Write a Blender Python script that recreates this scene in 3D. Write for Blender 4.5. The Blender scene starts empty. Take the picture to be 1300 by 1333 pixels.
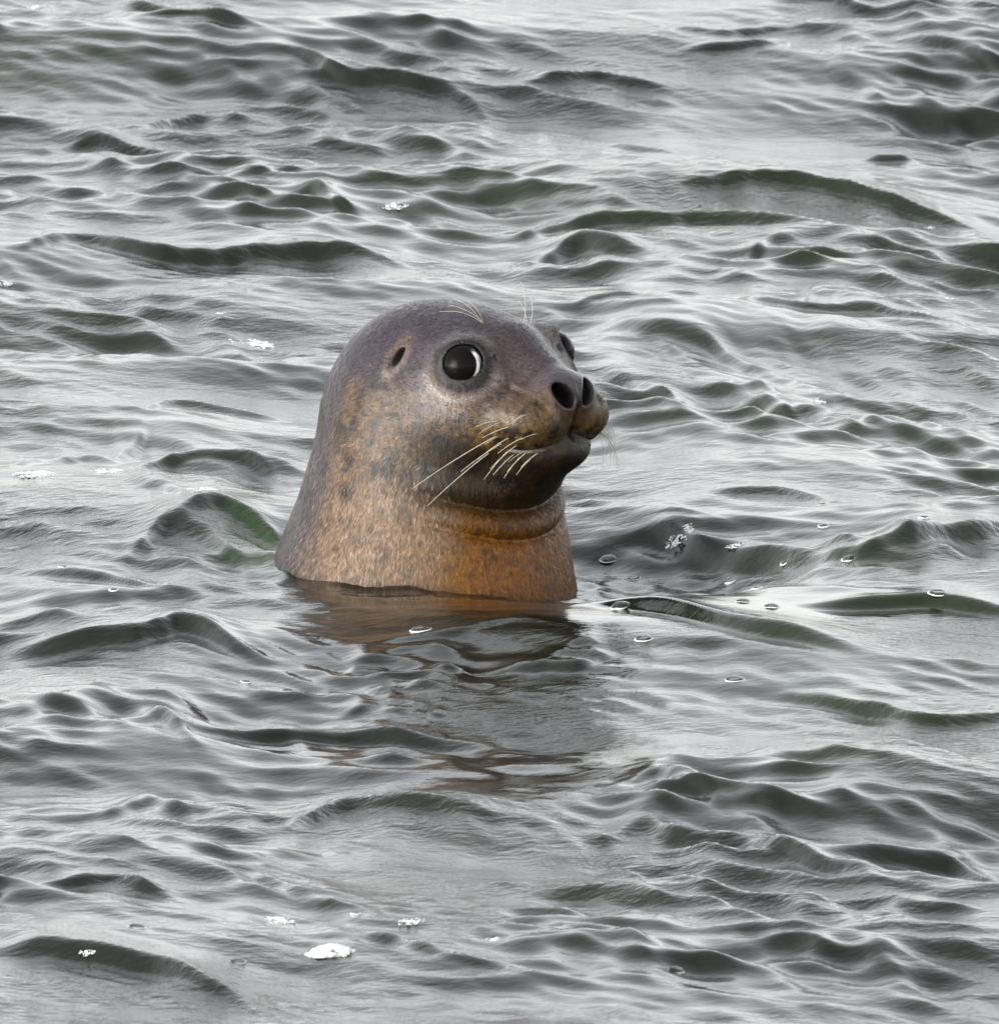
import bpy, math, random
import numpy as np
from mathutils import Vector, Matrix

# ------------------------------------------------------------------ scale, camera, sky, sun
S = 0.00068                    # metres per photograph pixel at the seal
PITCH = math.radians(9.0)
DIST = 25.0
CP, SP = math.cos(PITCH), math.sin(PITCH)
scene = bpy.context.scene
col = scene.collection

FWD = Vector((0, CP, -SP)); UP = Vector((0, SP, CP)); RIGHT = Vector((1, 0, 0))
AX, AY = 549.0, 745.0          # where the neck's centre at the waterline (world origin) is seen
cam_pos = -FWD * DIST + RIGHT * ((650 - AX) * S) + UP * (-(666.5 - AY) * S)
cam = bpy.data.cameras.new("camera")
cam_o = bpy.data.objects.new("camera", cam); col.objects.link(cam_o)
cam_o.location = cam_pos
cam_o.rotation_euler = (math.pi / 2 - PITCH, 0, 0)
cam.sensor_fit = 'HORIZONTAL'; cam.sensor_width = 36.0
cam.lens = 36.0 / (1300 * S / DIST)
cam.clip_start = 0.1; cam.clip_end = 6000
cam.dof.use_dof = True; cam.dof.focus_distance = DIST - 0.1; cam.dof.aperture_fstop = 62
scene.camera = cam_o

SUN_EL, SUN_AZ = math.radians(15), math.radians(232)      # azimuth clockwise from +Y: behind the camera, to its left
w = bpy.data.worlds.new("World"); scene.world = w; w.use_nodes = True
nt = w.node_tree; nt.nodes.clear()
def N(t, typ, **kw):
    n = t.nodes.new(typ)
    for k, v in kw.items():
        setattr(n, k, v)
    return n
out = N(nt, 'ShaderNodeOutputWorld'); bg = N(nt, 'ShaderNodeBackground'); bg.inputs['Strength'].default_value = 0.15
sky = N(nt, 'ShaderNodeTexSky', sky_type='NISHITA', sun_disc=False, sun_elevation=SUN_EL, sun_rotation=SUN_AZ)
sky.air_density = 1.0; sky.dust_density = 1.8; sky.ozone_density = 1.0
hs = N(nt, 'ShaderNodeHueSaturation'); hs.inputs['Saturation'].default_value = 0.13
tc = N(nt, 'ShaderNodeTexCoord'); cn = N(nt, 'ShaderNodeTexNoise'); cn.inputs['Scale'].default_value = 2.2; cn.inputs['Detail'].default_value = 6
mr = N(nt, 'ShaderNodeMapRange'); mr.inputs[1].default_value = 0.3; mr.inputs[2].default_value = 0.7; mr.inputs[3].default_value = 0.72; mr.inputs[4].default_value = 1.28
mul = N(nt, 'ShaderNodeMix', data_type='RGBA', blend_type='MULTIPLY'); mul.inputs[0].default_value = 1.0
L = nt.links.new
L(tc.outputs['Generated'], cn.inputs['Vector']); L(cn.outputs['Fac'], mr.inputs[0])
L(sky.outputs[0], hs.inputs['Color']); L(hs.outputs[0], mul.inputs[6]); L(mr.outputs[0], mul.inputs[7])
L(mul.outputs[2], bg.inputs['Color']); L(bg.outputs[0], out.inputs['Surface'])

sl = bpy.data.lights.new("sun", 'SUN'); sl.energy = 0.5; sl.angle = math.radians(45); sl.color = (1.0, 0.97, 0.93)
so = bpy.data.objects.new("sun", sl); col.objects.link(so)
sd = Vector((math.sin(SUN_AZ) * math.cos(SUN_EL), math.cos(SUN_AZ) * math.cos(SUN_EL), math.sin(SUN_EL)))
so.rotation_euler = sd.to_track_quat('Z', 'Y').to_euler(); so.location = sd * 50

vs = scene.view_settings
vs.view_transform = 'Standard'; vs.look = 'None'; vs.gamma = 1.0; vs.use_curve_mapping = False
vs.exposure = 1.95

rng = np.random.default_rng(11); random.seed(5)

# ------------------------------------------------------------------ helpers
def pix_ray(px, py):
    d = FWD * DIST + RIGHT * ((px - 650) * S) + UP * (-(py - 666.5) * S)
    return cam_pos.copy(), d.normalized()

def pix_ground(px, py, z=0.0):
    o, d = pix_ray(px, py)
    t = (z - o.z) / d.z
    p = o + d * t
    return np.array((p.x, p.y))

def mesh_np(name, V, F, parent=None, mat=None, smooth=True):
    V = np.asarray(V, np.float32); F = np.asarray(F, np.int32)
    m = bpy.data.meshes.new(name)
    m.vertices.add(len(V)); m.vertices.foreach_set('co', V.ravel())
    n = F.shape[1]
    m.loops.add(F.size); m.loops.foreach_set('vertex_index', F.ravel())
    m.polygons.add(len(F)); m.polygons.foreach_set('loop_start', np.arange(0, F.size, n, dtype=np.int32))
    m.polygons.foreach_set('loop_total', np.full(len(F), n, np.int32))
    m.update(calc_edges=True)
    if smooth:
        m.polygons.foreach_set('use_smooth', np.ones(len(F), bool))
    o = bpy.data.objects.new(name, m); col.objects.link(o)
    if parent: o.parent = parent
    if mat: m.materials.append(mat)
    return o

def vattr(o, name, C):
    a = o.data.color_attributes.new(name, 'FLOAT_COLOR', 'POINT')
    C4 = np.ones((len(C), 4), np.float32); C4[:, :C.shape[1]] = C
    a.data.foreach_set('color', C4.ravel())

def hash3(i, j, k, seed):
    h = (i * 374761393 + j * 668265263 + k * 2147483647 + seed * 974634777) & 0xFFFFFFFF
    h = ((h ^ (h >> 13)) * 1274126177) & 0xFFFFFFFF
    h = h ^ (h >> 16)
    return (h & 0xFFFF) / 65535.0
def vnoise(P, scale, seed=0):
    Q = P / scale
    I = np.floor(Q).astype(np.int64); Fr = Q - I; Fr = Fr * Fr * (3 - 2 * Fr)
    r = 0
    for a in (0, 1):
        for b in (0, 1):
            for c in (0, 1):
                wgt = (Fr[:, 0] if a else 1 - Fr[:, 0]) * (Fr[:, 1] if b else 1 - Fr[:, 1]) * (Fr[:, 2] if c else 1 - Fr[:, 2])
                r = r + wgt * hash3(I[:, 0] + a, I[:, 1] + b, I[:, 2] + c, seed)
    return r
def sstep(a, b, x):
    t = np.clip((x - a) / (b - a), 0, 1); return t * t * (3 - 2 * t)

def new_mat(name):
    m = bpy.data.materials.new(name); m.use_nodes = True
    b = m.node_tree.nodes['Principled BSDF']
    return m, m.node_tree, b

# ------------------------------------------------------------------ materials
def water_material():
    m, t, b = new_mat("sea_water")
    b.inputs['Roughness'].default_value = 0.035
    b.inputs['IOR'].default_value = 1.333
    at = N(t, 'ShaderNodeVertexColor'); at.layer_name = 'tint'
    t.links.new(at.outputs['Color'], b.inputs['Base Color'])
    tc = N(t, 'ShaderNodeTexCoord')
    mp = N(t, 'ShaderNodeMapping'); mp.inputs['Rotation'].default_value = (0, 0, math.radians(-34)); mp.inputs['Scale'].default_value = (0.62, 1.0, 1.0)
    n1 = N(t, 'ShaderNodeTexNoise'); n1.inputs['Scale'].default_value = 85; n1.inputs['Detail'].default_value = 4; n1.inputs['Roughness'].default_value = 0.6
    n2 = N(t, 'ShaderNodeTexNoise'); n2.inputs['Scale'].default_value = 2.5; n2.inputs['Detail'].default_value = 2
    r = N(t, 'ShaderNodeMapRange'); r.inputs[1].default_value = 0.42; r.inputs[2].default_value = 0.68; r.inputs[3].default_value = 0.12; r.inputs[4].default_value = 0.5
    mm = N(t, 'ShaderNodeMath', operation='MULTIPLY')
    ca = N(t, 'ShaderNodeVertexColor'); ca.layer_name = 'calm'
    bp = N(t, 'ShaderNodeBump'); bp.inputs['Distance'].default_value = 0.006
    k = t.links.new
    k(tc.outputs['Object'], mp.inputs['Vector']); k(mp.outputs[0], n1.inputs['Vector']); k(tc.outputs['Object'], n2.inputs['Vector'])
    k(n2.outputs['Fac'], r.inputs[0]); k(r.outputs[0], mm.inputs[0]); k(ca.outputs['Color'], mm.inputs[1])
    k(mm.outputs[0], bp.inputs['Strength']); k(n1.outputs['Fac'], bp.inputs['Height'])
    of = N(t, 'ShaderNodeVertexColor'); of.layer_name = 'offing'
    n3 = N(t, 'ShaderNodeTexNoise'); n3.inputs['Scale'].default_value = 9; n3.inputs['Detail'].default_value = 5; n3.inputs['Roughness'].default_value = 0.55
    b3 = N(t, 'ShaderNodeBump'); b3.inputs['Distance'].default_value = 0.11
    k(mp.outputs[0], n3.inputs['Vector']); k(n3.outputs['Fac'], b3.inputs['Height']); k(of.outputs['Color'], b3.inputs['Strength'])
    k(bp.outputs[0], b3.inputs['Normal']); k(b3.outputs[0], b.inputs['Normal'])
    return m

def fur_material():
    m, t, b = new_mat("wet_seal_fur")
    k = t.links.new
    at = N(t, 'ShaderNodeVertexColor'); at.layer_name = 'pelage'
    wet = N(t, 'ShaderNodeVertexColor'); wet.layer_name = 'wet'
    tc = N(t, 'ShaderNodeTexCoord')
    mp = N(t, 'ShaderNodeMapping'); mp.inputs['Scale'].default_value = (1.0, 1.0, 0.35)
    n1 = N(t, 'ShaderNodeTexNoise'); n1.inputs['Scale'].default_value = 420; n1.inputs['Detail'].default_value = 3
    n2 = N(t, 'ShaderNodeTexNoise'); n2.inputs['Scale'].default_value = 130; n2.inputs['Detail'].default_value = 4
    k(tc.outputs['Object'], mp.inputs['Vector']); k(mp.outputs[0], n1.inputs['Vector']); k(mp.outputs[0], n2.inputs['Vector'])
    r = N(t, 'ShaderNodeMapRange'); r.inputs[1].default_value = 0.3; r.inputs[2].default_value = 0.72; r.inputs[3].default_value = 0.62; r.inputs[4].default_value = 1.45
    k(n1.outputs['Fac'], r.inputs[0])
    mx = N(t, 'ShaderNodeMix', data_type='RGBA', blend_type='MULTIPLY'); mx.inputs[0].default_value = 1
    k(at.outputs['Color'], mx.inputs[6]); k(r.outputs[0], mx.inputs[7]); k(mx.outputs[2], b.inputs['Base Color'])
    bp = N(t, 'ShaderNodeBump'); bp.inputs['Distance'].default_value = 0.0012; bp.inputs['Strength'].default_value = 0.55
    k(n2.outputs['Fac'], bp.inputs['Height']); k(bp.outputs[0], b.inputs['Normal'])
    b.inputs['Roughness'].default_value = 0.55
    b.inputs['Specular IOR Level'].default_value = 0.3
    k(wet.outputs['Color'], b.inputs['Coat Weight'])
    b.inputs['Coat Roughness'].default_value = 0.25
    n3 = N(t, 'ShaderNodeTexNoise'); n3.inputs['Scale'].default_value = 300; n3.inputs['Detail'].default_value = 3
    k(mp.outputs[0], n3.inputs['Vector'])
    b2 = N(t, 'ShaderNodeBump'); b2.inputs['Distance'].default_value = 0.0012; b2.inputs['Strength'].default_value = 0.5
    k(n3.outputs['Fac'], b2.inputs['Height']); k(bp.outputs[0], b2.inputs['Normal']); k(b2.outputs[0], b.inputs['Normal']); k(b2.outputs[0], b.inputs['Coat Normal'])
    b.inputs['Coat IOR'].default_value = 1.36
    return m

def simple(name, c, rough=0.5, **kw):
    m, t, b = new_mat(name)
    b.inputs['Base Color'].default_value = (*c, 1); b.inputs['Roughness'].default_value = rough
    n = N(t, 'ShaderNodeTexNoise'); n.inputs['Scale'].default_value = 300
    bp = N(t, 'ShaderNodeBump'); bp.inputs['Strength'].default_value = kw.get('bump', 0.05); bp.inputs['Distance'].default_value = 0.0006
    t.links.new(n.outputs['Fac'], bp.inputs['Height']); t.links.new(bp.outputs[0], b.inputs['Normal'])
    return m, b

M_water = water_material()
M_fur = fur_material()
M_iris, b_ = simple("eye_iris", (0.004, 0.003, 0.003), 0.08, bump=0.0); b_.inputs['Specular IOR Level'].default_value = 0.05
M_eye, t_, b_ = new_mat("eye_white"); a_ = N(t_, 'ShaderNodeVertexColor'); a_.layer_name = 'ball'; t_.links.new(a_.outputs['Color'], b_.inputs['Base Color']); b_.inputs['Roughness'].default_value = 0.15; b_.inputs['Specular IOR Level'].default_value = 0.12
M_whisk, b_ = simple("whisker_hair", (0.36, 0.33, 0.26), 0.45)
M_foam, b_ = simple("white_foam", (0.58, 0.59, 0.58), 0.45, bump=0.3); b_.inputs['Subsurface Weight'].default_value = 0.0
def bubble_material():
    m = bpy.data.materials.new("bubble_film"); m.use_nodes = True
    t = m.node_tree; t.nodes.clear(); k = t.links.new
    o = N(t, 'ShaderNodeOutputMaterial'); mx = N(t, 'ShaderNodeMixShader'); tr = N(t, 'ShaderNodeBsdfTransparent'); gl = N(t, 'ShaderNodeBsdfGlossy')
    gl.inputs['Roughness'].default_value = 0.04
    lw = N(t, 'ShaderNodeLayerWeight'); lw.inputs['Blend'].default_value = 0.32
    nz = N(t, 'ShaderNodeTexNoise'); nz.inputs['Scale'].default_value = 180
    ad = N(t, 'ShaderNodeMath', operation='MULTIPLY_ADD'); ad.inputs[1].default_value = 0.05
    tr.inputs['Color'].default_value = (0.93, 0.95, 0.93, 1)
    k(nz.outputs['Fac'], ad.inputs[0]); k(lw.outputs['Fresnel'], ad.inputs[2]); k(ad.outputs[0], mx.inputs[0])
    k(tr.outputs[0], mx.inputs[1]); k(gl.outputs[0], mx.inputs[2]); k(mx.outputs[0], o.inputs['Surface'])
    return m
M_bub = bubble_material()

# ------------------------------------------------------------------ water: one sheet to the horizon
def axis(a, b, d, g, far, mid):
    core = np.arange(a, b, d)
    o = []; s = d; x = 0
    while x < far:
        s = min(s * 1.1, mid) if x < 1.3 else s * g
        x += s; o.append(x)
    o = np.array(o)
    return np.concatenate([(a - o)[::-1], core, core[-1] + o])
gx = axis(-0.62, 0.72, 0.0031, 1.18, 2500, 0.015)
gy = axis(-2.55, 4.0, 0.0060, 1.18, 2500, 0.019)
dx = np.gradient(gx); dy = np.gradient(gy)
nx, ny = len(gx), len(gy)
X, Y = np.meshgrid(gx, gy)                 # (ny, nx)
def nfield(scale, seed):
    a = gx / scale; b = gy / (1.6 * scale)
    i = np.floor(a).astype(np.int64); j = np.floor(b).astype(np.int64); fa = a - i; fb = b - j
    fa = fa * fa * (3 - 2 * fa); fb = (fb * fb * (3 - 2 * fb))[:, None]
    g = lambda di, dj: hash3((i + di)[None, :], (j + dj)[:, None], np.int64(3), seed)
    return (g(0, 0) * (1 - fa) + g(1, 0) * fa) * (1 - fb) + (g(0, 1) * (1 - fa) + g(1, 1) * fa) * fb
gust = nfield(0.30, 1) * 0.6 + nfield(0.12, 2) * 0.4
gust = sstep(0.25, 0.75, gust)
gust2 = sstep(0.3, 0.75, nfield(0.16, 21) * 0.55 + nfield(0.06, 22) * 0.45)

# smooth slick of water in front of the neck
c0 = pix_ground(575, 790)
slick = np.exp(-(((X - c0[0]) / 0.17) ** 2 + ((Y - c0[1]) / 0.14) ** 2) ** 1.6)
slick2 = np.exp(-((((X - c0[0] - 0.22) / 0.34) ** 2 + ((Y - c0[1] + 0.12) / 0.22) ** 2) ** 1.5))
calm = np.clip(np.maximum(slick, 0.8 * slick2), 0, 1)

c1 = pix_ground(590, 900)
rip = np.exp(-(((X - c1[0]) / 0.17) ** 2 + ((Y - c1[1]) / 0.24) ** 2) ** 1.5)
H = np.zeros((ny, nx)); DXs = np.zeros((ny, nx)); DYs = np.zeros((ny, nx))
def lay(lams, slopes, mean, spread, env, chop):
    global H, DXs, DYs
    h = np.zeros((ny, nx)); hx = np.zeros((ny, nx)); hy = np.zeros((ny, nx))
    for lam, sl_ in zip(lams, slopes):
        th = mean + rng.normal() * spread
        k = 2 * math.pi / lam; kx, ky = k * math.cos(th), k * math.sin(th)
        a = sl_ / k; ph = rng.uniform(0, 2 * math.pi)
        wx = np.clip((lam / dx - 3) / 4, 0, 1); wy = np.clip((lam / dy - 3) / 4, 0, 1)
        ex = wx * np.exp(1j * (kx * gx + ph)); ey = wy * np.exp(1j * ky * gy) * a
        c = np.outer(ey, ex)
        h += c.real; hx -= c.imag * math.cos(th) ; hy -= c.imag * math.sin(th)
    H += h * env; DXs += hx * env * chop; DYs += hy * env * chop
def lams(lo, hi, n):
    return np.exp(np.linspace(math.log(lo), math.log(hi), n) + rng.normal(size=n) * 0.05)
MEAN = math.radians(-112)
n_ = 40; lay(lams(0.9, 9.0, n_), np.full(n_, 0.008), MEAN, 0.45, 1.0, 0.8)
n_ = 60; lay(lams(0.28, 0.9, n_), np.full(n_, 0.015), MEAN, 0.60, 1 - 0.75 * calm, 0.9)
n_ = 60; lay(lams(0.10, 0.28, n_), np.full(n_, 0.018), MEAN - 0.3, 0.60, (1 - 0.9 * calm) * (0.45 + 0.9 * gust), 0.9)
n_ = 60; lay(lams(0.035, 0.10, n_), np.full(n_, 0.040), MEAN - 0.42, 0.50, (1 - 0.93 * calm) * (1 + 1.3 * rip) * (0.12 + 1.15 * gust), 0.7)
n_ = 40; lay(lams(0.016, 0.035, n_), np.full(n_, 0.046), MEAN - 0.5, 0.42, (1 - 0.95 * calm) * (1 + 1.4 * rip) * (0.2 + 0.95 * gust2), 0.3)

# named crests of the scene: crest line, face thickness (photo px), steepness
CREST = [
 ([(350,75),(400,80),(450,100),(520,100),(600,105),(660,125)],24,.6), ([(190,45),(260,45),(350,60)],18,.6), ([(170,2),(250,16),(300,12)],16,.5),
 ([(75,165),(130,158),(200,168),(270,178)],16,.45), ([(190,140),(280,122),(380,132)],20,.35), ([(300,228),(360,222),(420,215)],7,.5),
 ([(340,245),(420,238),(500,262)],20,.4), ([(50,320),(130,300),(240,326),(400,308),(560,315)],40,.42), ([(0,335),(40,358),(75,372)],10,.8),
 ([(890,48),(950,52),(1020,45)],12,.6), ([(900,72),(960,70),(1030,62)],13,.6), ([(1000,5),(1080,14),(1140,28)],20,.65),
 ([(1170,56),(1240,70),(1310,92)],24,.65), ([(1080,90),(1120,100),(1160,118)],14,.7), ([(820,165),(880,172),(940,185)],8,.6),
 ([(1140,168),(1200,168)],14,.5), ([(700,100),(800,92),(880,100)],20,.4), ([(900,240),(1050,230),(1150,240),(1310,260)],22,.6),
 ([(680,275),(800,260),(960,260),(1100,270)],32,.42), ([(950,328),(1010,302),(1100,292)],12,.8), ([(700,302),(760,285),(860,300)],35,.4),
 ([(770,384),(800,380),(845,382)],9,.7), ([(975,376),(1060,392),(1130,388),(1200,400),(1310,412)],15,.75),
 ([(780,462),(850,488),(920,525)],20,.6), ([(990,508),(1035,532)],12,.6), ([(1080,540),(1160,562),(1240,582),(1310,600)],14,.55),
 ([(1000,402),(1120,458),(1250,500),(1310,515)],9,.5), ([(820,408),(930,420),(1010,455)],24,.35), ([(760,690),(830,688),(900,708),(1000,728),(1090,750)],36,.52),
 ([(1085,750),(1180,735),(1310,712)],36,.48), ([(900,648),(1000,650),(1080,672)],14,.4), ([(190,525),(240,508),(330,520),(380,524)],14,.55),
 ([(190,552),(250,572),(330,602)],16,.5), ([(140,578),(190,552)],16,.45), ([(165,612),(230,598),(310,600),(370,628)],20,.5),
 ([(150,635),(190,650),(222,672)],16,.5), ([(130,728),(190,697),(250,714),(310,744)],30,.5), ([(200,700),(270,688),(325,704),(362,728)],26,.7),
 ([(0,735),(80,745),(200,770)],16,.45), ([(0,612),(100,582),(160,592)],14,.4), ([(-10,890),(60,912),(130,925)],22,.55),
 ([(60,905),(130,903),(200,928),(245,958)],20,.65), ([(240,938),(350,935),(450,932),(560,945)],26,.5), ([(-10,828),(150,828),(200,818),(320,852)],32,.42),
 ([(120,1046),(180,1034),(245,1060)],16,.6), ([(370,1062),(430,1040),(520,1048),(650,1062)],44,.42), ([(780,1082),(830,1068),(880,1084),(960,1090),(1080,1125),(1150,1142)],32,.5),
 ([(1080,1112),(1230,1108),(1310,1130)],32,.45), ([(780,1030),(830,1026),(940,1066)],24,.4), ([(320,1140),(390,1165),(460,1197)],12,.6),
 ([(470,1218),(560,1245),(650,1260),(720,1272)],14,.65), ([(-10,1245),(130,1252),(250,1272),(340,1302)],36,.42), ([(50,1165),(150,1160),(230,1182)],18,.4),
 ([(740,800),(850,818),(950,850),(1100,872)],30,.38), ([(1000,918),(1080,930),(1180,950),(1310,938)],20,.45), ([(1030,818),(1200,815),(1310,830)],22,.38),
 ([(390,872),(480,882),(600,878),(770,890)],10,.8), ([(440,852),(560,848),(640,840),(700,850)],6,.7),
]
def add_crest(pts, t, st):
    hp = t * 0.75 * st / (SP + st) * 0.8
    P = np.array([pix_ground(px_, py_ + hp) for px_, py_ in pts])
    # refine the line with a little meander
    tt = np.linspace(0, len(P) - 1, 40)
    Q = np.stack([np.interp(tt, np.arange(len(P)), P[:, c]) for c in (0, 1)], 1)
    kern = np.ones(7) / 7
    for c in (0, 1):
        Q[3:-3, c] = np.convolve(Q[:, c], kern, 'valid')
    if Q[0, 0] > Q[-1, 0]: Q = Q[::-1]
    xa, xb = Q[0, 0], Q[-1, 0]
    t = min(t, 30) * 0.7 if st > 0.2 else t * 0.7; st = min(0.88, st * 1.4)
    cph = max(0.38, 1 / math.hypot(1, np.abs(np.diff(Q[:, 1])).sum() / max(1e-6, np.abs(np.diff(Q[:, 0])).sum())))
    d = t * S / (SP + st * cph * CP); h = d * st * cph * 1.15
    d = max(d, 5 * 0.0031 * math.sqrt(1 / cph ** 2 - 1), 0.013)
    span = xb - xa
    jx = np.where((gx > xa - 0.13 * span) & (gx < xb + 0.13 * span))[0]; jy = np.where((gy > Q[:, 1].min() - 5 * d) & (gy < Q[:, 1].max() + 18 * d))[0]
    sly = slice(jy[0], jy[-1] + 1); slx = slice(jx[0], jx[-1] + 1)
    Xl = X[sly, slx]; Yl = Y[sly, slx]
    yc = np.interp(Xl, Q[:, 0], Q[:, 1]) + (vnoise(np.stack([gx[slx], gx[slx] * 0, gx[slx] * 0 + t], 1), 0.03, 7)[None, :] - .5) * d * 0.5
    e = sstep(xa - 0.12 * span, xa + 0.3 * span, Xl) * (1 - sstep(xb - 0.3 * span, xb + 0.12 * span, Xl))
    q = (Yl - yc)
    front = np.where(q < 0, (1 - sstep(0, 1.25 * d, -q)), 0)
    back = np.where(q >= 0, np.exp(-q / (3.5 * d)), 0)
    H[sly, slx] += h * e * (front + back - 0.12 * np.exp(-((q + 1.6 * d) / d) ** 2))
for pts, t_, st_ in (([(740, 396), (980, 380), (1330, 410)], 95, .08), ([(370, 1062), (640, 1058), (900, 1085), (1330, 1128)], 85, .07), ([(-30, 885), (120, 905), (280, 950)], 75, .08),
                     ([(750, 690), (1000, 728), (1090, 748), (1330, 708)], 60, .11), ([(-30, 305), (250, 318), (580, 308)], 60, .07), ([(-30, 1240), (180, 1250), (360, 1300)], 70, .06), ([(700, 245), (1000, 228), (1330, 255)], 60, .08)):
    CREST.append((pts, t_, st_))
for i in range(11):          # long slanting ripples down the face of the swell behind the muzzle
    x0 = 790 + i * 46; y0 = 398 + (i % 3) * 30 + i * 4; ln = 150 + 60 * ((i * 7) % 4)
    CREST.append(([(x0, y0), (x0 + ln * .5, y0 + ln * .19), (x0 + ln, y0 + ln * .42)], 8 + (i * 5) % 7, .34))
rk = random.Random(8)
for i in range(16):          # broken ripple packet below the neck's reflection
    x0 = rk.uniform(395, 700); y0 = rk.uniform(862, 925) + (x0 - 560) * 0.03; ln = rk.uniform(50, 150)
    CREST.append(([(x0, y0), (x0 + ln * .5, y0 + rk.uniform(-5, 6)), (x0 + ln, y0 + rk.uniform(-4, 9))], rk.uniform(5, 9), rk.uniform(.6, .95)))
for c in CREST:
    add_crest(*c)

# the surface leans a little around the neck, with rings pushed out by it
rr = np.hypot(X, Y)
lean = np.exp(-(rr / 0.30) ** 4)
H = H * (1 - 0.75 * np.exp(-(rr / 0.19) ** 4)) + lean * (np.where(X < 0, -0.05, -0.17) * X - 0.002)
H += np.exp(-(rr / 0.21) ** 6) * ((nfield(0.035, 41) - .5) * 0.007 + (nfield(0.014, 42) - .5) * 0.0025)
ring = 0.0035 * np.exp(-np.abs(rr - 0.142) / 0.008)
H += ring

Vw = np.stack([X + DXs, Y + DYs, H], 2).reshape(-1, 3)
idx = np.arange(nx * ny).reshape(ny, nx)
Fw = np.stack([idx[:-1, :-1], idx[:-1, 1:], idx[1:, 1:], idx[1:, :-1]], 2).reshape(-1, 4)
water = mesh_np("water", Vw, Fw, None, M_water); water["kind"] = "structure"
# body colour of the sea: grey green, clearer green patches, algae-green lens beside the neck
base = np.array([0.0050, 0.0068, 0.0042]); green = np.array([0.0085, 0.0130, 0.0055])
g = sstep(0.45, 0.75, nfield(0.5, 4))[..., None]
T = base * (1 - g) + green * g
ga = pix_ground(312, 728)
gm = np.exp(-(((X - ga[0]) / 0.036) ** 2 + ((Y - ga[1]) / 0.13) ** 2) ** 1.1) * (0.1 + 1.1 * nfield(0.018, 9))
T = T * (1 - np.clip(gm, 0, 1)[..., None]) + np.array([0.013, 0.036, 0.005]) * np.clip(gm, 0, 1)[..., None]
vattr(water, 'tint', T.reshape(-1, 3).astype(np.float32))
cl = (1 - 0.97 * calm).reshape(-1, 1).repeat(3, 1)
vattr(water, 'calm', cl.astype(np.float32))
# where the sheet's own facets get too large for the chop, finer relief takes over
co_ = np.maximum(sstep(0.008, 0.06, dx)[None, :], sstep(0.009, 0.06, dy)[:, None]).reshape(-1, 1).repeat(3, 1)
vattr(water, 'offing', co_.astype(np.float32))

# ------------------------------------------------------------------ the seal (head frame: f forward, r seal's right, z up; photo pixels)
C45 = math.sqrt(0.5); ZW = 262.0
def to_world(P):
    Xp = (P[:, 0] - P[:, 1]) * C45; Yp = (-P[:, 0] - P[:, 1]) * C45
    return np.stack([(Xp + 194) * S, (Yp - 166) * S, (P[:, 2] + ZW) * S], 1)
def to_head(Wd):
    Xp = Wd[:, 0] / S - 194; Yp = Wd[:, 1] / S + 166
    return np.stack([(Xp - Yp) * C45, (-Xp - Yp) * C45, Wd[:, 2] / S - ZW], 1)
def ell(P, c, s):
    q = P - np.array(c); s = np.array(s, float)
    a = np.sqrt(((q / s) ** 2).sum(1)); b = np.sqrt(((q / s ** 2) ** 2).sum(1)) + 1e-9
    return a * (a - 1) / b
def smin(a, b, k):
    h = np.clip(0.5 + 0.5 * (b - a) / k, 0, 1); return b * (1 - h) + a * h - k * h * (1 - h)
def smax(a, b, k): return -smin(-a, -b, k)
def caps(P, a, b, ra, rb):
    a = np.array(a, float); b = np.array(b, float); ba = b - a; pa = P - a
    t = np.clip((pa @ ba) / (ba @ ba), 0, 1)
    return np.sqrt(((pa - t[:, None] * ba) ** 2).sum(1)) - (ra + (rb - ra) * t)
EYE_C = np.array([-118.0, 79.5, 31.0]); EYE_N = np.array([0.71, 0.68, 0.17]); EYE_N /= np.linalg.norm(EYE_N); EYE_R = 31.5
def mir(P):
    Q = P.copy(); Q[:, 1] = np.abs(Q[:, 1]); return Q
def orient(n, up=(0, 0, 1)):
    n = np.array(n, float); n /= np.linalg.norm(n); u = np.array(up, float); a = np.cross(u, n); a /= np.linalg.norm(a); b = np.cross(n, a)
    return np.stack([a, b, n])      # rows: across, up, normal
EAR = np.array([0.0, 900.0, 0.0]); CANT = np.array([[0, 900.0, 0], [10, 900.0, 0]])
def pads_sd(P, Q): return ell(Q, (-42, 36, -35), (53, 52, 40))
def jaw_sd(P): return smin(ell(P, (-47, 0, -77), (56, 59, 33)), ell(P, (-128, 0, -98), (88, 86, 51)), 36)
def lip_line(P):
    a, b = pads_sd(P, mir(P)), jaw_sd(P)
    return np.exp(-((a - b) / 3.0) ** 2) * np.exp(-(a / 7) ** 2) * sstep(-72, -40, P[:, 0]) * sstep(-30, -45, P[:, 2])
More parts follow.
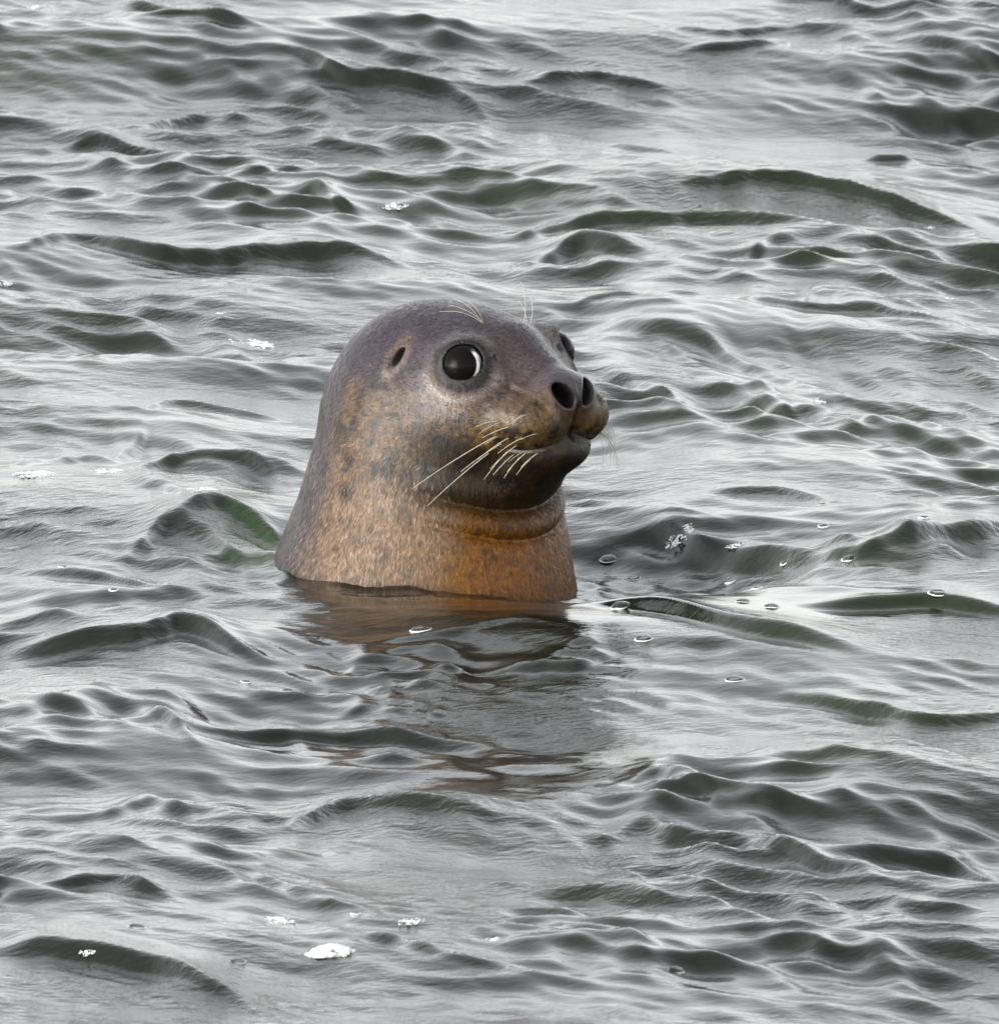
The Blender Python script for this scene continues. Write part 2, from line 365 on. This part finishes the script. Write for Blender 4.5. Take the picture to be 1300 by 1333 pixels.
def sdf(P):
    Q = mir(P)
    f, r, z = P[:, 0], P[:, 1], P[:, 2]
    Xp = (f - r) * C45; Yp = (-f - r) * C45
    # neck
    zz = [-460, -330, -262, -162, -101, -40, 20]
    cx = np.interp(z, zz, [-196, -196, -195, -183, -176, -170, -168]); rad = np.interp(z, zz, [222, 212, 199, 171, 160, 146, 120])
    nk = (np.hypot(Xp - cx, Yp - 166) - rad) * 0.95
    nk = smax(nk, z - 0, 60); nk = smax(nk, -430 - z, 20)
    d = ell(P, (-236, 0, -22), (148, 128, 118))
    d = smin(d, nk, 60)
    d = smin(d, ell(P, (-150, 0, 6), (98, 92, 74)), 40)                 # forehead
    d = smin(d, ell(Q, (-138, 56, 3), (58, 48, 52)), 30)               # orbit
    d = smin(d, ell(Q, (-135, 62, -48), (80, 50, 58)), 45)              # cheek
    d = smin(d, ell(P, (-64, 0, -16), (68, 56, 44)), 28)                # muzzle bridge
    d = smin(d, caps(P, (-110, 0, 40), (-16, 0, -4), 34, 22), 22)
    pad, jaw = pads_sd(P, Q), jaw_sd(P)
    d = smin(d, pad, 20)                                                # whisker pads
    d = smin(d, jaw, 13)
    d = smin(d, ell(P, (-16, 0, -2), (25, 46, 25)), 20)                  # nose
    # philtrum
    d = d + 6 * np.exp(-(r / 3.2) ** 2) * sstep(-66, -54, z) * (1 - sstep(-22, -8, z)) * sstep(-40, -15, f)
    d = d + 2.2 * lip_line(P)
    # nostrils
    o = orient((0.90, 0.34, 0.26)); c = np.array([3.0, 19.5, -1.0]); q = (Q - c) @ o.T
    ca, sa = math.cos(0.72), -math.sin(0.72)
    qq = np.stack([q[:, 0] * ca + q[:, 1] * sa, -q[:, 0] * sa + q[:, 1] * ca, q[:, 2]], 1)
    d = d - 1.2 * np.exp(-((np.hypot(qq[:, 0] / 13, qq[:, 1] / 19) - 1.15) / 0.28) ** 2) * np.exp(-(q[:, 2] / 22) ** 2)
    d = smax(d, -ell(qq, (0, 0, 0), (11.5, 18.5, 30)), 7)
    # groove behind the nostril wing
    d = d + 3 * np.exp(-((caps(Q, (-2, 48, -16), (-52, 56, 2), 2, 2)) / 6) ** 2)
    # eyes: lids and socket
    eo = orient(EYE_N); e = (Q - EYE_C) @ eo.T
    er = np.hypot(e[:, 0] / 1.05, e[:, 1])
    d = smin(d, smax(np.sqrt((e ** 2).sum(1)) - EYE_R - 2.2, e[:, 2] - 15.5 - 0.24 * np.clip(e[:, 0], -40, 0), 4), 26)
    d = d - 0.4 * np.exp(-((er - 46) / 11) ** 2) * sstep(-10, 10, e[:, 2]) * sstep(-10, 25, e[:, 1])   # brow
    d = d + 1.2 * np.exp(-((er - 46) / 10) ** 2) * sstep(-10, 10, e[:, 2]) * sstep(0, -25, e[:, 1])
    d = smax(d, -(np.sqrt((e ** 2).sum(1)) - EYE_R - 0.3), 3)
    # canthus notch, forward of the eye
    d = d + 4 * np.exp(-(np.maximum(caps(Q, CANT[0], CANT[1], 4, 1), 0) / 4) ** 2)
    # ear
    q = Q - EAR
    qe = np.sqrt((q[:, 0] / 6.5) ** 2 + (q[:, 1] / 26) ** 2 + (q[:, 2] / 12.0) ** 2)
    d = d - 1.5 * np.exp(-((qe - 1.6) / 0.6) ** 2)
    d = d + 13 * np.exp(-(qe / 0.8) ** 4)
    # throat folds
    fr = ((Xp + 183) * C45 - (Yp - 166) * C45) / np.maximum(np.hypot(Xp + 183, Yp - 166), 1)
    mk = sstep(0.55, 0.92, fr) * sstep(40, 110, np.hypot(Xp + 183, Yp - 166))
    for zc, am, ww in ((-162, 9, 7), (-200, 7, 6)):
        q = z - (zc + 0.0016 * r * r)
        d = d + mk * (am * np.exp(-(q / ww) ** 2) - am * 0.75 * np.exp(-((q - 20) / 14) ** 2))
    return d

def grad(P, e=1.0):
    G = np.zeros_like(P)
    for c in range(3):
        dP = np.zeros(3); dP[c] = e
        G[:, c] = sdf(P + dP) - sdf(P - dP)
    return G / (2 * e)
def project(P, it=3):
    for _ in range(it):
        g_ = grad(P); n2 = (g_ ** 2).sum(1) + 1e-6
        stp = (sdf(P) / n2)[:, None] * g_
        l = np.linalg.norm(stp, axis=1, keepdims=True); stp *= np.minimum(1, 3.0 / (l + 1e-9))
        P = P - stp
    return P

def surface_nets(lo, hi, h):
    ax = [np.arange(lo[c], hi[c] + h, h) for c in range(3)]
    n = [len(a) for a in ax]
    D = np.empty(n, np.float32)
    for k in range(0, n[0], 16):
        g3 = np.stack(np.meshgrid(ax[0][k:k + 16], ax[1], ax[2], indexing='ij'), -1)
        D[k:k + 16] = sdf(g3.reshape(-1, 3)).reshape(g3.shape[:3])
    ins = D < 0
    cs = np.zeros([m - 1 for m in n], np.int8)
    for a in (0, 1):
        for b in (0, 1):
            for c in (0, 1):
                cs += ins[a:n[0] - 1 + a, b:n[1] - 1 + b, c:n[2] - 1 + c]
    act = (cs > 0) & (cs < 8)
    I = np.argwhere(act); ids = np.full(cs.shape, -1, np.int64); ids[act] = np.arange(len(I))
    acc = np.zeros((len(I), 3)); cnt = np.zeros(len(I))
    corners = [(a, b, c) for a in (0, 1) for b in (0, 1) for c in (0, 1)]
    val = {k: D[I[:, 0] + k[0], I[:, 1] + k[1], I[:, 2] + k[2]] for k in corners}
    for p in corners:
        for a in range(3):
            if p[a] == 0:
                q = list(p); q[a] = 1; q = tuple(q)
                v0, v1 = val[p], val[q]; cr = (v0 < 0) != (v1 < 0)
                t = np.where(cr, v0 / np.where(cr, v0 - v1, 1), 0)
                pt = np.tile(np.array(p, float), (len(I), 1)); pt[:, a] += t
                acc += pt * cr[:, None]; cnt += cr
    V = np.array(lo) + (I + acc / cnt[:, None]) * h
    Fs = []
    for a in range(3):
        b, c = (a + 1) % 3, (a + 2) % 3
        s0 = [slice(None)] * 3; s1 = [slice(None)] * 3; s0[a] = slice(0, -1); s1[a] = slice(1, None)
        ch = ins[tuple(s0)] != ins[tuple(s1)]
        E = np.argwhere(ch)
        E = E[(E[:, b] > 0) & (E[:, c] > 0) & (E[:, b] < n[b] - 1) & (E[:, c] < n[c] - 1)]
        st = ins[E[:, 0], E[:, 1], E[:, 2]]
        def cid(ob, oc):
            J = E.copy(); J[:, b] += ob; J[:, c] += oc; return ids[J[:, 0], J[:, 1], J[:, 2]]
        q = np.stack([cid(-1, -1), cid(0, -1), cid(0, 0), cid(-1, 0)], 1)
        q[~st] = q[~st][:, ::-1]
        Fs.append(q)
    return V, np.concatenate(Fs)

def subdivide(V, F):
    e = np.concatenate([F[:, [0, 1]], F[:, [1, 2]], F[:, [2, 3]], F[:, [3, 0]]]); e.sort(axis=1)
    key = e[:, 0] * len(V) + e[:, 1]
    u, inv = np.unique(key, return_inverse=True)
    mid = (V[u // len(V)] + V[u % len(V)]) / 2
    n = len(F); ei = inv.reshape(4, n) + len(V)
    cen = V[F].mean(1); ci = np.arange(n) + len(V) + len(mid)
    F2 = np.concatenate([np.stack([F[:, k], ei[k], ci, ei[k - 1]], 1) for k in range(4)])
    return np.concatenate([V, mid, cen]), F2

def ray_seal(px, py):
    o, dv = pix_ray(px, py)
    oh = to_head(np.array([o]))[0]; o2 = to_head(np.array([o + dv]))[0]
    dh = (o2 - oh); dh /= np.linalg.norm(dh)
    t = (DIST - 0.45) / S
    for _ in range(160):
        p = oh + dh * t; dd = sdf(p[None])[0]
        if abs(dd) < 0.2: break
        t += dd * 0.8
    return oh + dh * t

EAR, CANT = ray_seal(518, 464), np.array([ray_seal(627, 470), ray_seal(646, 466)])
Vs, Fs = surface_nets((-425, -215, -436), (35, 215, 122), 3.8)
Vs = project(Vs, 3)
Vs, Fs = subdivide(Vs, Fs)
Vs = project(Vs, 2)

def mixc(c, col_, m): return c * (1 - m[:, None]) + np.array(col_) * m[:, None]
def pelage(P):
    Q = mir(P); f, r, z = P.T
    Xp = (f - r) * C45; Yp = (-f - r) * C45
    G = grad(P); G /= np.linalg.norm(G, axis=1, keepdims=True) + 1e-9
    n1 = vnoise(P, 60, 1); n2 = vnoise(P, 22, 2); n3 = vnoise(P, 9, 3); n4 = vnoise(P, 5, 4)
    C = np.tile(np.array([0.34, 0.225, 0.14]), (len(P), 1))                     # tan neck
    fr = ((Xp + 183) * C45 - (Yp - 166) * C45) / np.maximum(np.hypot(Xp + 183, Yp - 166), 1)
    C = mixc(C, (0.36, 0.145, 0.012), sstep(0.55, 0.97, fr + (n1 - .5) * .3) * sstep(-110, -170, z))   # rusty throat
    # dark dorsal side of head and nape, tinted mauve for the wet sky sheen
    dors = sstep(-45, 25, z + (n1 - .5) * 40 + (n2 - .5) * 20)
    nape = sstep(0.15, -0.35, fr + (n1 - .5) * .25)
    C = mixc(C, (0.072, 0.054, 0.071), np.clip(np.maximum(dors, nape * 0.9), 0, 1))
    # grey-brown face
    face = np.exp(-(((f + 95) / 75) ** 2 + ((z - 10) / 62) ** 2) ** 1.5)
    C = mixc(C, (0.105, 0.080, 0.072), face * 0.9)
    mid = sstep(-165, -80, z + (n1 - .5) * 30) * sstep(30, -25, z + (n2 - .5) * 30) * sstep(-0.35, 0.1, fr)
    C = mixc(C, (0.085, 0.042, 0.012), np.clip(mid * (0.78 + (n2 - .5) * 0.9), 0, 0.95))
    # brown cheek below the ear
    ck = np.exp(-((((f + 165) / 75) ** 2 + ((z + 62) / 52) ** 2)) ** 1.4)
    C = mixc(C, (0.075, 0.040, 0.017), np.clip(ck * (0.75 + (n2 - .5) * 1.2), 0, 1))
    # chin and jaw: dark olive brown
    chin = np.maximum(sstep(-78, -96, z), sstep(-2, 5, pads_sd(P, Q) - jaw_sd(P)) * sstep(-50, -60, z)) * sstep(-190, -120, f) * sstep(-212, -140, z - 0.0016 * r * r)
    C = mixc(C, (0.036, 0.021, 0.004), chin * 0.95)
    # whisker pads
    pad = np.exp(-(((Q[:, 0] + 40) / 44) ** 2 + ((z + 46) / 26) ** 2) ** 2)
    C = mixc(C, (0.19, 0.120, 0.045), pad * 0.9)
    row = np.sin((z - 0.35 * f + (n3 - .5) * 6) / 2.1) * np.sin((f + 0.3 * z + (n3 - .5) * 6) / 2.9)
    C = mixc(C, (0.020, 0.012, 0.006), pad * sstep(0.05, 0.6, row + (n4 - .5)) * sstep(-5, -22, f) * 0.85)
    C = mixc(C, (0.30, 0.19, 0.08), pad * sstep(-0.2, -0.7, row + (n4 - .5)) * sstep(-5, -22, f) * 0.5)
    # speckles
    sp = sstep(0.50, 0.64, n3 * 0.6 + n4 * 0.25 + n2 * 0.15) * sstep(80, 10, z) ; C = mixc(C, (0.014, 0.008, 0.005), sp * np.clip(0.26 + 0.9 * mid + 0.5 * ck + 0.4 * (n1 - .4), 0, 0.92))
    gf = sstep(0.56, 0.70, vnoise(P, 6.5, 12) * 0.6 + n4 * 0.4); C = mixc(C, (0.36, 0.21, 0.075), gf * mid * (1 - chin) * 0.36); n5 = vnoise(P, 2.6, 6); ls = sstep(0.58, 0.86, n4 * 0.5 + n5 * 0.5) * sstep(-60, -120, z); C = mixc(C, (0.50, 0.43, 0.33), ls * 0.5 * sstep(0.97, 0.6, fr))  # pale speckles paint wet-fur highlights into the lower neck's colour
    C *= (0.86 + 0.28 * n2)[:, None]
    # nose leather, nostrils
    ns = np.exp(-(((f + 6) / 26) ** 2 + (r / 30) ** 2 + ((z - 6) / 24) ** 2) ** 2)
    C = mixc(C, (0.045, 0.038, 0.043), ns * 0.9)
    o = orient((0.90, 0.34, 0.26)); q = (Q - np.array([3.0, 19.5, -1.0])) @ o.T
    ca, sa = math.cos(0.72), -math.sin(0.72)
    qq = np.stack([q[:, 0] * ca + q[:, 1] * sa, -q[:, 0] * sa + q[:, 1] * ca, q[:, 2]], 1)
    C = mixc(C, (0.010, 0.010, 0.013), sstep(1.32, 0.98, np.sqrt((qq[:, 0] / 11.5) ** 2 + (qq[:, 1] / 18.5) ** 2 + (qq[:, 2] / 30) ** 2)))
    pd = np.exp(-(((f - 2) / 22) ** 2 + (r / 38) ** 2 + ((z + 1) / 19) ** 2) ** 2); C = mixc(C, (0.020, 0.017, 0.020), pd * 0.8)
    # darker colour along the philtrum and the lip line
    C = mixc(C, (0.035, 0.028, 0.03), np.exp(-(r / 2.6) ** 2) * sstep(-64, -54, z) * sstep(-8, -20, z) * sstep(-40, -15, f) * 0.8)
    C = mixc(C, (0.020, 0.017, 0.012), np.clip(lip_line(P) * 1.3, 0, 0.95))
    # pale spectacles, dark lid margin, canthus
    e = (Q - EYE_C) @ orient(EYE_N).T; er = np.hypot(e[:, 0] / 1.05, e[:, 1]); out_ = sstep(-10, 8, e[:, 2])
    C = mixc(C, (0.34, 0.27, 0.23), 0.75 * np.exp(-((er - 44) / 6) ** 2) * out_ * np.clip(np.maximum(sstep(6, -22, e[:, 1]), sstep(14, 34, e[:, 1])) , 0, 1) * (0.6 + 0.8 * n2))
    C = mixc(C, (0.018, 0.015, 0.016), sstep(37.0, 33.0, er) * out_)
    C = mixc(C, (0.022, 0.018, 0.016), sstep(6, 0, caps(Q, CANT[0], CANT[1], 5, 0.5)))
    # ear: pale surround, black opening
    q = Q - EAR; qe = np.sqrt((q[:, 0] / 6.5) ** 2 + (q[:, 1] / 30) ** 2 + (q[:, 2] / 12.0) ** 2)
    C = mixc(C, (0.26, 0.18, 0.14), 0.7 * np.exp(-((qe - 1.9) / 0.7) ** 2) * (0.4 + n2))
    C = mixc(C, (0.010, 0.009, 0.010), sstep(1.15, 0.9, qe))
    hole = np.maximum(sstep(1.3, 1.0, np.sqrt((qq[:, 0] / 11.5) ** 2 + (qq[:, 1] / 18.5) ** 2 + (qq[:, 2] / 30) ** 2)), sstep(1.3, 1.0, qe)); hole = np.maximum(hole, sstep(39, 35, er) * out_)
    wet = 0.16 + 0.54 * np.clip(np.maximum(dors, nape), 0, 1) + 0.1 * ns
    wet = wet * (1 - hole)
    Wd = to_world(P); up_ = Wd[:, 2] - np.where(Wd[:, 0] < 0, -0.05, -0.17) * Wd[:, 0]
    C *= (1 - 0.5 * sstep(0.012, 0.003, up_ + (n2 - .5) * 0.008))[:, None]      # soaked band at the waterline
    lum = C.mean(1, keepdims=True); C = lum + (C - lum) * 1.2
    return np.clip(C * 0.325, 0.0015, 0.8), np.clip(wet, 0, 1)

seal = bpy.data.objects.new("seal", None); col.objects.link(seal)
seal.empty_display_size = 0.1
seal["label"] = "wet brown and grey seal raising its head and neck from the water"
seal["category"] = "seal"
body = mesh_np("body", to_world(Vs), Fs, seal, M_fur)
pc, pw = pelage(Vs)
vattr(body, 'pelage', pc.astype(np.float32)); vattr(body, 'wet', pw[:, None].repeat(3, 1).astype(np.float32))

def make_fur(n):
    rf = np.random.default_rng(4)
    ok = np.where(Vs[:, 2] > -300)[0]; I = rf.choice(ok, n)
    P = Vs[I] + rf.normal(size=(n, 3)) * 0.8
    G = grad(P); G /= np.linalg.norm(G, axis=1, keepdims=True) + 1e-9
    P = P - sdf(P)[:, None] * G
    Q = mir(P)
    e = (Q - EYE_C) @ orient(EYE_N).T
    keep = (np.sqrt((e ** 2).sum(1)) > EYE_R + 6) & (caps(Q, CANT[0], CANT[1], 5, 1) > 2) & (np.linalg.norm((Q - EAR - np.array([7, 0, 0])) / np.array([13, 30, 14]), axis=1) > 1.15)
    keep &= ~((P[:, 0] > -32) & (P[:, 2] > -28) & (np.abs(P[:, 1]) < 46))
    keep &= lip_line(P) < 0.25
    P, G, I = P[keep], G[keep], I[keep]; n = len(P)
    a = np.maximum(sstep(-40, -130, P[:, 2]), sstep(-200, -330, P[:, 0]))[:, None]
    D = np.array([-1, 0, 0.05]) * (1 - a) + np.array([-0.22, 0, -1.0]) * a
    D[:, 1] += np.sign(P[:, 1]) * 0.25 * (1 - a[:, 0])
    cl_ = np.stack([vnoise(P, 14, 31 + c) for c in range(3)], 1) - 0.5
    D = D + cl_ * 1.1 + rf.normal(size=(n, 3)) * 0.16
    D -= (D * G).sum(1)[:, None] * G; D /= np.linalg.norm(D, axis=1, keepdims=True)
    A = np.cross(G, D)
    Ln = rf.uniform(5, 10, n)[:, None] * (1 - 0.45 * sstep(-130, -40, P[:, 0]))[:, None]; wd = rf.uniform(0.35, 0.75, n)[:, None]
    lift = (0.4 + 0.9 * rf.random(n) ** 2)[:, None]
    b0 = P + G * 0.25; tip = P + D * Ln + G * lift; tip = tip - np.minimum(sdf(tip) - lift[:, 0], 0)[:, None] * G
    mid_ = P + D * Ln * 0.5 + G * (lift * 0.7 + 0.3)
    V = np.stack([b0 - A * wd, b0 + A * wd, mid_ + A * wd * 0.8, mid_ - A * wd * 0.8, tip], 1).reshape(-1, 3)
    k5 = np.arange(n)[:, None] * 5
    F = np.concatenate([k5 + np.array([[0, 1, 2]]), k5 + np.array([[0, 2, 3]]), k5 + np.array([[3, 2, 4]])])
    o = mesh_np("fur", to_world(V), F, seal, M_fur); o["kind"] = "stuff"
    tone = np.exp(rf.normal(size=n) * 0.27)
    vattr(o, 'pelage', np.repeat(np.clip(pc[I] * tone[:, None], 0.001, 0.7), 5, 0).astype(np.float32))
    vattr(o, 'wet', np.repeat(pw[I][:, None].repeat(3, 1), 5, 0).astype(np.float32))
make_fur(95000)

def uv_sphere(R, nu, nv, tmax):
    V = [(0, 0, R)]; 
    for i in range(1, nv + 1):
        t = tmax * i / nv
        for j in range(nu):
            p = 2 * math.pi * j / nu; V.append((R * math.sin(t) * math.cos(p), R * math.sin(t) * math.sin(p), R * math.cos(t)))
    F = []
    for j in range(nu): F.append((0, 1 + j, 1 + (j + 1) % nu))
    for i in range(nv - 1):
        for j in range(nu):
            a = 1 + i * nu + j; b = 1 + i * nu + (j + 1) % nu; c = a + nu; d = b + nu
            F += [(a, c, d), (a, d, b)]
    return np.array(V), np.array(F)
for side in (1, -1):
    n = EYE_N * np.array([1, side, 1]); c = EYE_C * np.array([1, side, 1])
    # gaze: both eyes are turned a little back towards the viewer
    gz = n + (np.array([-0.20, 0.14, 0.02]) if side > 0 else np.array([0.25, 0.2, 0.0])); gz /= np.linalg.norm(gz)
    V, F = uv_sphere(EYE_R, 48, 24, math.radians(150))
    B = orient(n); Vh = V @ B + c
    dirs = (Vh - c) / EYE_R
    ang = np.degrees(np.arccos(np.clip(dirs @ gz, -1, 1)))
    white = sstep(43.5, 45, ang) * sstep(58, 54, ang) * sstep(0.10, 0.26, (dirs - n) @ np.array([0.75, -0.6, -0.25]))
    Cb = np.array([0.003, 0.003, 0.004]) * (1 - white[:, None]) + np.array([0.55, 0.54, 0.54]) * white[:, None]
    eye = mesh_np("eye", to_world(Vh), F if True else F, seal, M_eye); vattr(eye, 'ball', Cb.astype(np.float32))
    V, F = uv_sphere(EYE_R * 1.012, 48, 14, math.radians(45))
    V[:, 2] += 0.6 * np.exp(-((V[:, 0] ** 2 + V[:, 1] ** 2) / 200))
    iris = mesh_np("iris", to_world(V @ orient(gz) + c), F, eye, M_iris)

# ------------------------------------------------------------------ whiskers
def tube(pts, r0, r1, sides=5):
    P = np.array(pts, float); n = len(P)
    T_ = np.gradient(P, axis=0); T_ /= np.linalg.norm(T_, axis=1, keepdims=True)
    V = []; F = []
    for i in range(n):
        a = np.cross(T_[i], (0.3, 0.2, 0.93)); a /= np.linalg.norm(a); b = np.cross(T_[i], a)
        r = r0 + (r1 - r0) * i / (n - 1)
        for k in range(sides):
            t = 2 * math.pi * k / sides; V.append(P[i] + r * (a * math.cos(t) + b * math.sin(t)))
    for i in range(n - 1):
        for k in range(sides):
            a = i * sides + k; b = i * sides + (k + 1) % sides; F.append((a, b, b + sides, a + sides))
    return V, F
def img_vec(dx_, dy_, toward):
    wv = RIGHT * dx_ + UP * (-dy_) - FWD * toward
    a = to_head(np.array([np.array(wv) * S]))[0] - to_head(np.array([[0, 0, 0.0]]))[0]
    return a
def whisker(root, tip_vec, bend_vec, r0=0.85, r1=0.3):
    pts = [root + tip_vec * t + bend_vec * (4 * t * (1 - t)) for t in np.linspace(0, 1, 9)]
    pts = to_world(np.array(pts)); V, F = tube(pts, r0 * S, r1 * S)
    return mesh_np("whisker", V, F, seal, M_whisk)
rw = random.Random(3)
# two long ones and the shorter rows on the near pad
near_w = [((645,568),(-108,68),14), ((636,590),(-79,68),14), ((660,588),(-30,36),8), ((668,592),(-26,26),7), ((676,596),(-20,26),6), ((652,578),(-52,36),9),
          ((662,570),(-40,28),8), ((672,580),(-34,30),8), ((684,590),(-24,24),6), ((690,598),(-18,20),5), ((648,548),(-30,8),6), ((662,556),(-34,14),7), ((680,570),(-32,20),7), ((700,590),(-22,18),5)]
for (px, py), (dx_, dy_), tw in near_w:
    root = ray_seal(px, py)
    whisker(root, img_vec(dx_, dy_, tw * 1.6), img_vec(0, -1 - 0.015 * abs(dx_), tw * 0.5), 0.68, 0.28)
for i in range(6):
    px, py = rw.uniform(628, 712), rw.uniform(536, 596)
    if py > 545 + (px - 628) * 0.9 + 25: continue
    root = ray_seal(px, py)
    l = rw.uniform(12, 26)
    whisker(root, img_vec(-l, l * rw.uniform(0.3, 0.8), 6), img_vec(0, -1, 2), 0.42, 0.2)
# far pad: thin drooping ones against the water
for i in range(13):
    f0 = rw.uniform(-48, -22); z0 = rw.uniform(-62, -36)
    root = np.array([f0, -(34 + 40 * math.sqrt(max(0.05, 1 - ((f0 + 42) / 49) ** 2 - ((z0 + 42) / 37) ** 2))), z0])
    whisker(root, img_vec(rw.uniform(12, 34), rw.uniform(25, 62), -4), img_vec(rw.uniform(6, 12), -rw.uniform(4, 9), 0), 0.45, 0.2)
# brow hairs
for (px, py), (dx_, dy_), b in (((627,420),(-55,-14),6), ((626,419),(-36,-30),5), ((628,419),(-20,-27),4), ((630,421),(-46,-24),4)):
    whisker(ray_seal(px, py), img_vec(dx_, dy_, 10), img_vec(2, -b, 8), 0.42, 0.2)
for (px, py), (dx_, dy_) in (((681,421),(-3,-54)), ((688,425),(2,-38)), ((684,423),(-9,-32))):
    whisker(ray_seal(px, py), img_vec(dx_, dy_, 4), img_vec(4, 0, 3), 0.45, 0.2)

# ------------------------------------------------------------------ bubbles and foam
bpy.context.view_layer.update()
dg = bpy.context.evaluated_depsgraph_get()
we = water.evaluated_get(dg)
def on_water(px, py):
    o, d = pix_ray(px, py)
    ok, loc, nor, _ = we.ray_cast(o + d * 15, d)
    return loc, nor
def dome(R, hgt, seed, nu=20, nv=7):
    rd = random.Random(seed); V, F = uv_sphere(1, nu, nv, math.pi / 2)
    V = V * np.array([R, R * rd.uniform(0.85, 1.1), hgt]); return V, F
def place(o, loc, nor, rz):
    q = Vector((0, 0, 1)).lerp(nor, 0.6).normalized().to_track_quat('Z', 'Y')
    o.matrix_world = Matrix.Translation(loc) @ q.to_matrix().to_4x4() @ Matrix.Rotation(rz, 4, 'Z')
BUB = [  # px, py, width, label
 (792,728,27,"round clear bubble beside the seal's rusty throat"), (824,753,22,"dark-centred bubble on the water by the seal's throat"),
 (808,789,30,"clear bubble on the crest running into the seal's throat"), (838,832,27,"bright-rimmed lone bubble on the smooth slope before the seal"),
 (548,820,32,"clear bubble floating on the seal's brown reflection"), (956,885,28,"widest clear bubble on the slope below the lone bright-rimmed bubble"), (967,783,22,None), (1004,790,24,None), (985,766,17,None), (950,758,17,None),
 (1220,772,26,"clear bubble at the foot of the long smooth green swell"), (1105,727,22,None), (1072,685,18,None), (1070,657,15,None), (1020,733,13,None), (288,407,14,None), (320,888,17,None), (463,1190,15,"tiny clear bubble between two foam flecks near the foam raft"), (178,1207,24,"clear bubble between the torn foam patch and a tiny foam fleck"), (82,738,14,None), (1203,674,18,None), (148,768,15,None), (880,1263,22,None), (310,1252,22,"clear bubble right beside the big white foam raft")]
FOAM = [
 (885,698,44,"foam cap on the green crest beside the seal's throat"), (960,709,32,"small foam fleck behind the capped green crest"), (430,1242,50,"big round white foam bubble raft, the whitest on the water"),
 (330,447,60,"long flat streak of white foam behind the seal's nape"), (263,637,42,"ragged foam patch with dark gap left of the seal's neck"), (45,617,52,"longest flat white foam streak on the water behind the green lens"), (143,613,42,"thin foam streak between the long streak and the ragged patch"),
 (362,1198,52,"torn foam patch above the big white foam raft"), (535,1200,32,"flat foam fleck nearest to the torn foam patch"), (645,1223,34,None), (1065,522,32,"foam fleck on the water beyond the seal's muzzle"), (515,268,36,"foam fleck on the dark wave behind the seal's crown"), (45,10,34,None), (5,369,24,None), (115,1238,22,None), (1290,466,18,None), (1235,388,20,None), (288,407,16,None), (1210,296,16,None)]
k = 0
for px, py, wd, lab in BUB:
    loc, nor = on_water(px, py)
    if loc is None: continue
    R = wd * S / 2 * 0.88
    V, F = dome(R, R * 0.46, k); V[:, 2] -= R * 0.04
    # white ring added round the film to stand for its sky-lit edge
    o = mesh_np("bubble", V, F, None, M_bub); place(o, loc, nor, random.uniform(0, 6.28))
    T_, Ft = [], []
    for i in range(20):
        for j in range(5):
            a, b = 2 * math.pi * i / 20, 2 * math.pi * j / 5; q = R * ((1.0 + 0.12 * math.cos(b)) if wd > 20 else (0.85 + 0.24 * math.cos(b))) * (1 + 0.04 * math.sin(3 * a + k))
            T_.append((q * math.cos(a), q * math.sin(a) * 0.97, R * (0.07 if wd > 20 else 0.2) * math.sin(b)))
            Ft.append((i * 5 + j, ((i + 1) % 20) * 5 + j, ((i + 1) % 20) * 5 + (j + 1) % 5, i * 5 + (j + 1) % 5))
    mesh_np("rim_glint", T_, Ft, o, M_foam)
    o["label"] = lab or "small clear bubble floating on open grey water"; o["category"] = "bubble"; o["group"] = "bubbles on the water"
    k += 1
for px, py, wd, lab in FOAM:
    loc, nor = on_water(px, py)
    if loc is None: continue
    rd = random.Random(px); R = wd * S / 2; Vv, Ff = [], []; nb = 0
    cells = 1 if wd == 50 else 0
    for i in range(int(40 + 2 * wd)):
        a = rd.uniform(0, 6.28); q = rd.random() ** 0.6
        x, y = R * q * math.cos(a), R * 1.1 * q * math.sin(a)
        if wd in (42, 52) and abs(x - R * 0.1) < R * 0.22 and y < 0: continue
        rr_ = R * (rd.uniform(0.04, 0.13) if not cells else rd.uniform(0.12, 0.3)) * (1.1 - 0.4 * q)
        V, F = uv_sphere(1, 9, 4, math.pi / 2 * 1.05); V = V * rr_ * np.array([1, 1, 0.35 if not cells else 0.6]) + np.array([x, y, 0.0 if not cells else R * 0.30 * (1 - q * q)])
        Vv.append(V); Ff.append(F + nb); nb += len(V)
    if cells:
        V, F = uv_sphere(1, 28, 8, math.pi / 2); Vv.append(V * np.array([R * .9, R * 1.0, R * 0.2])); Ff.append(F + nb)
    o = mesh_np("foam_patch", np.concatenate(Vv), np.concatenate(Ff), None, M_foam); place(o, loc, nor, 0)
    o["label"] = lab or "small white foam fleck lying on open grey water"; o["category"] = "foam"; o["group"] = "foam flecks on the water"
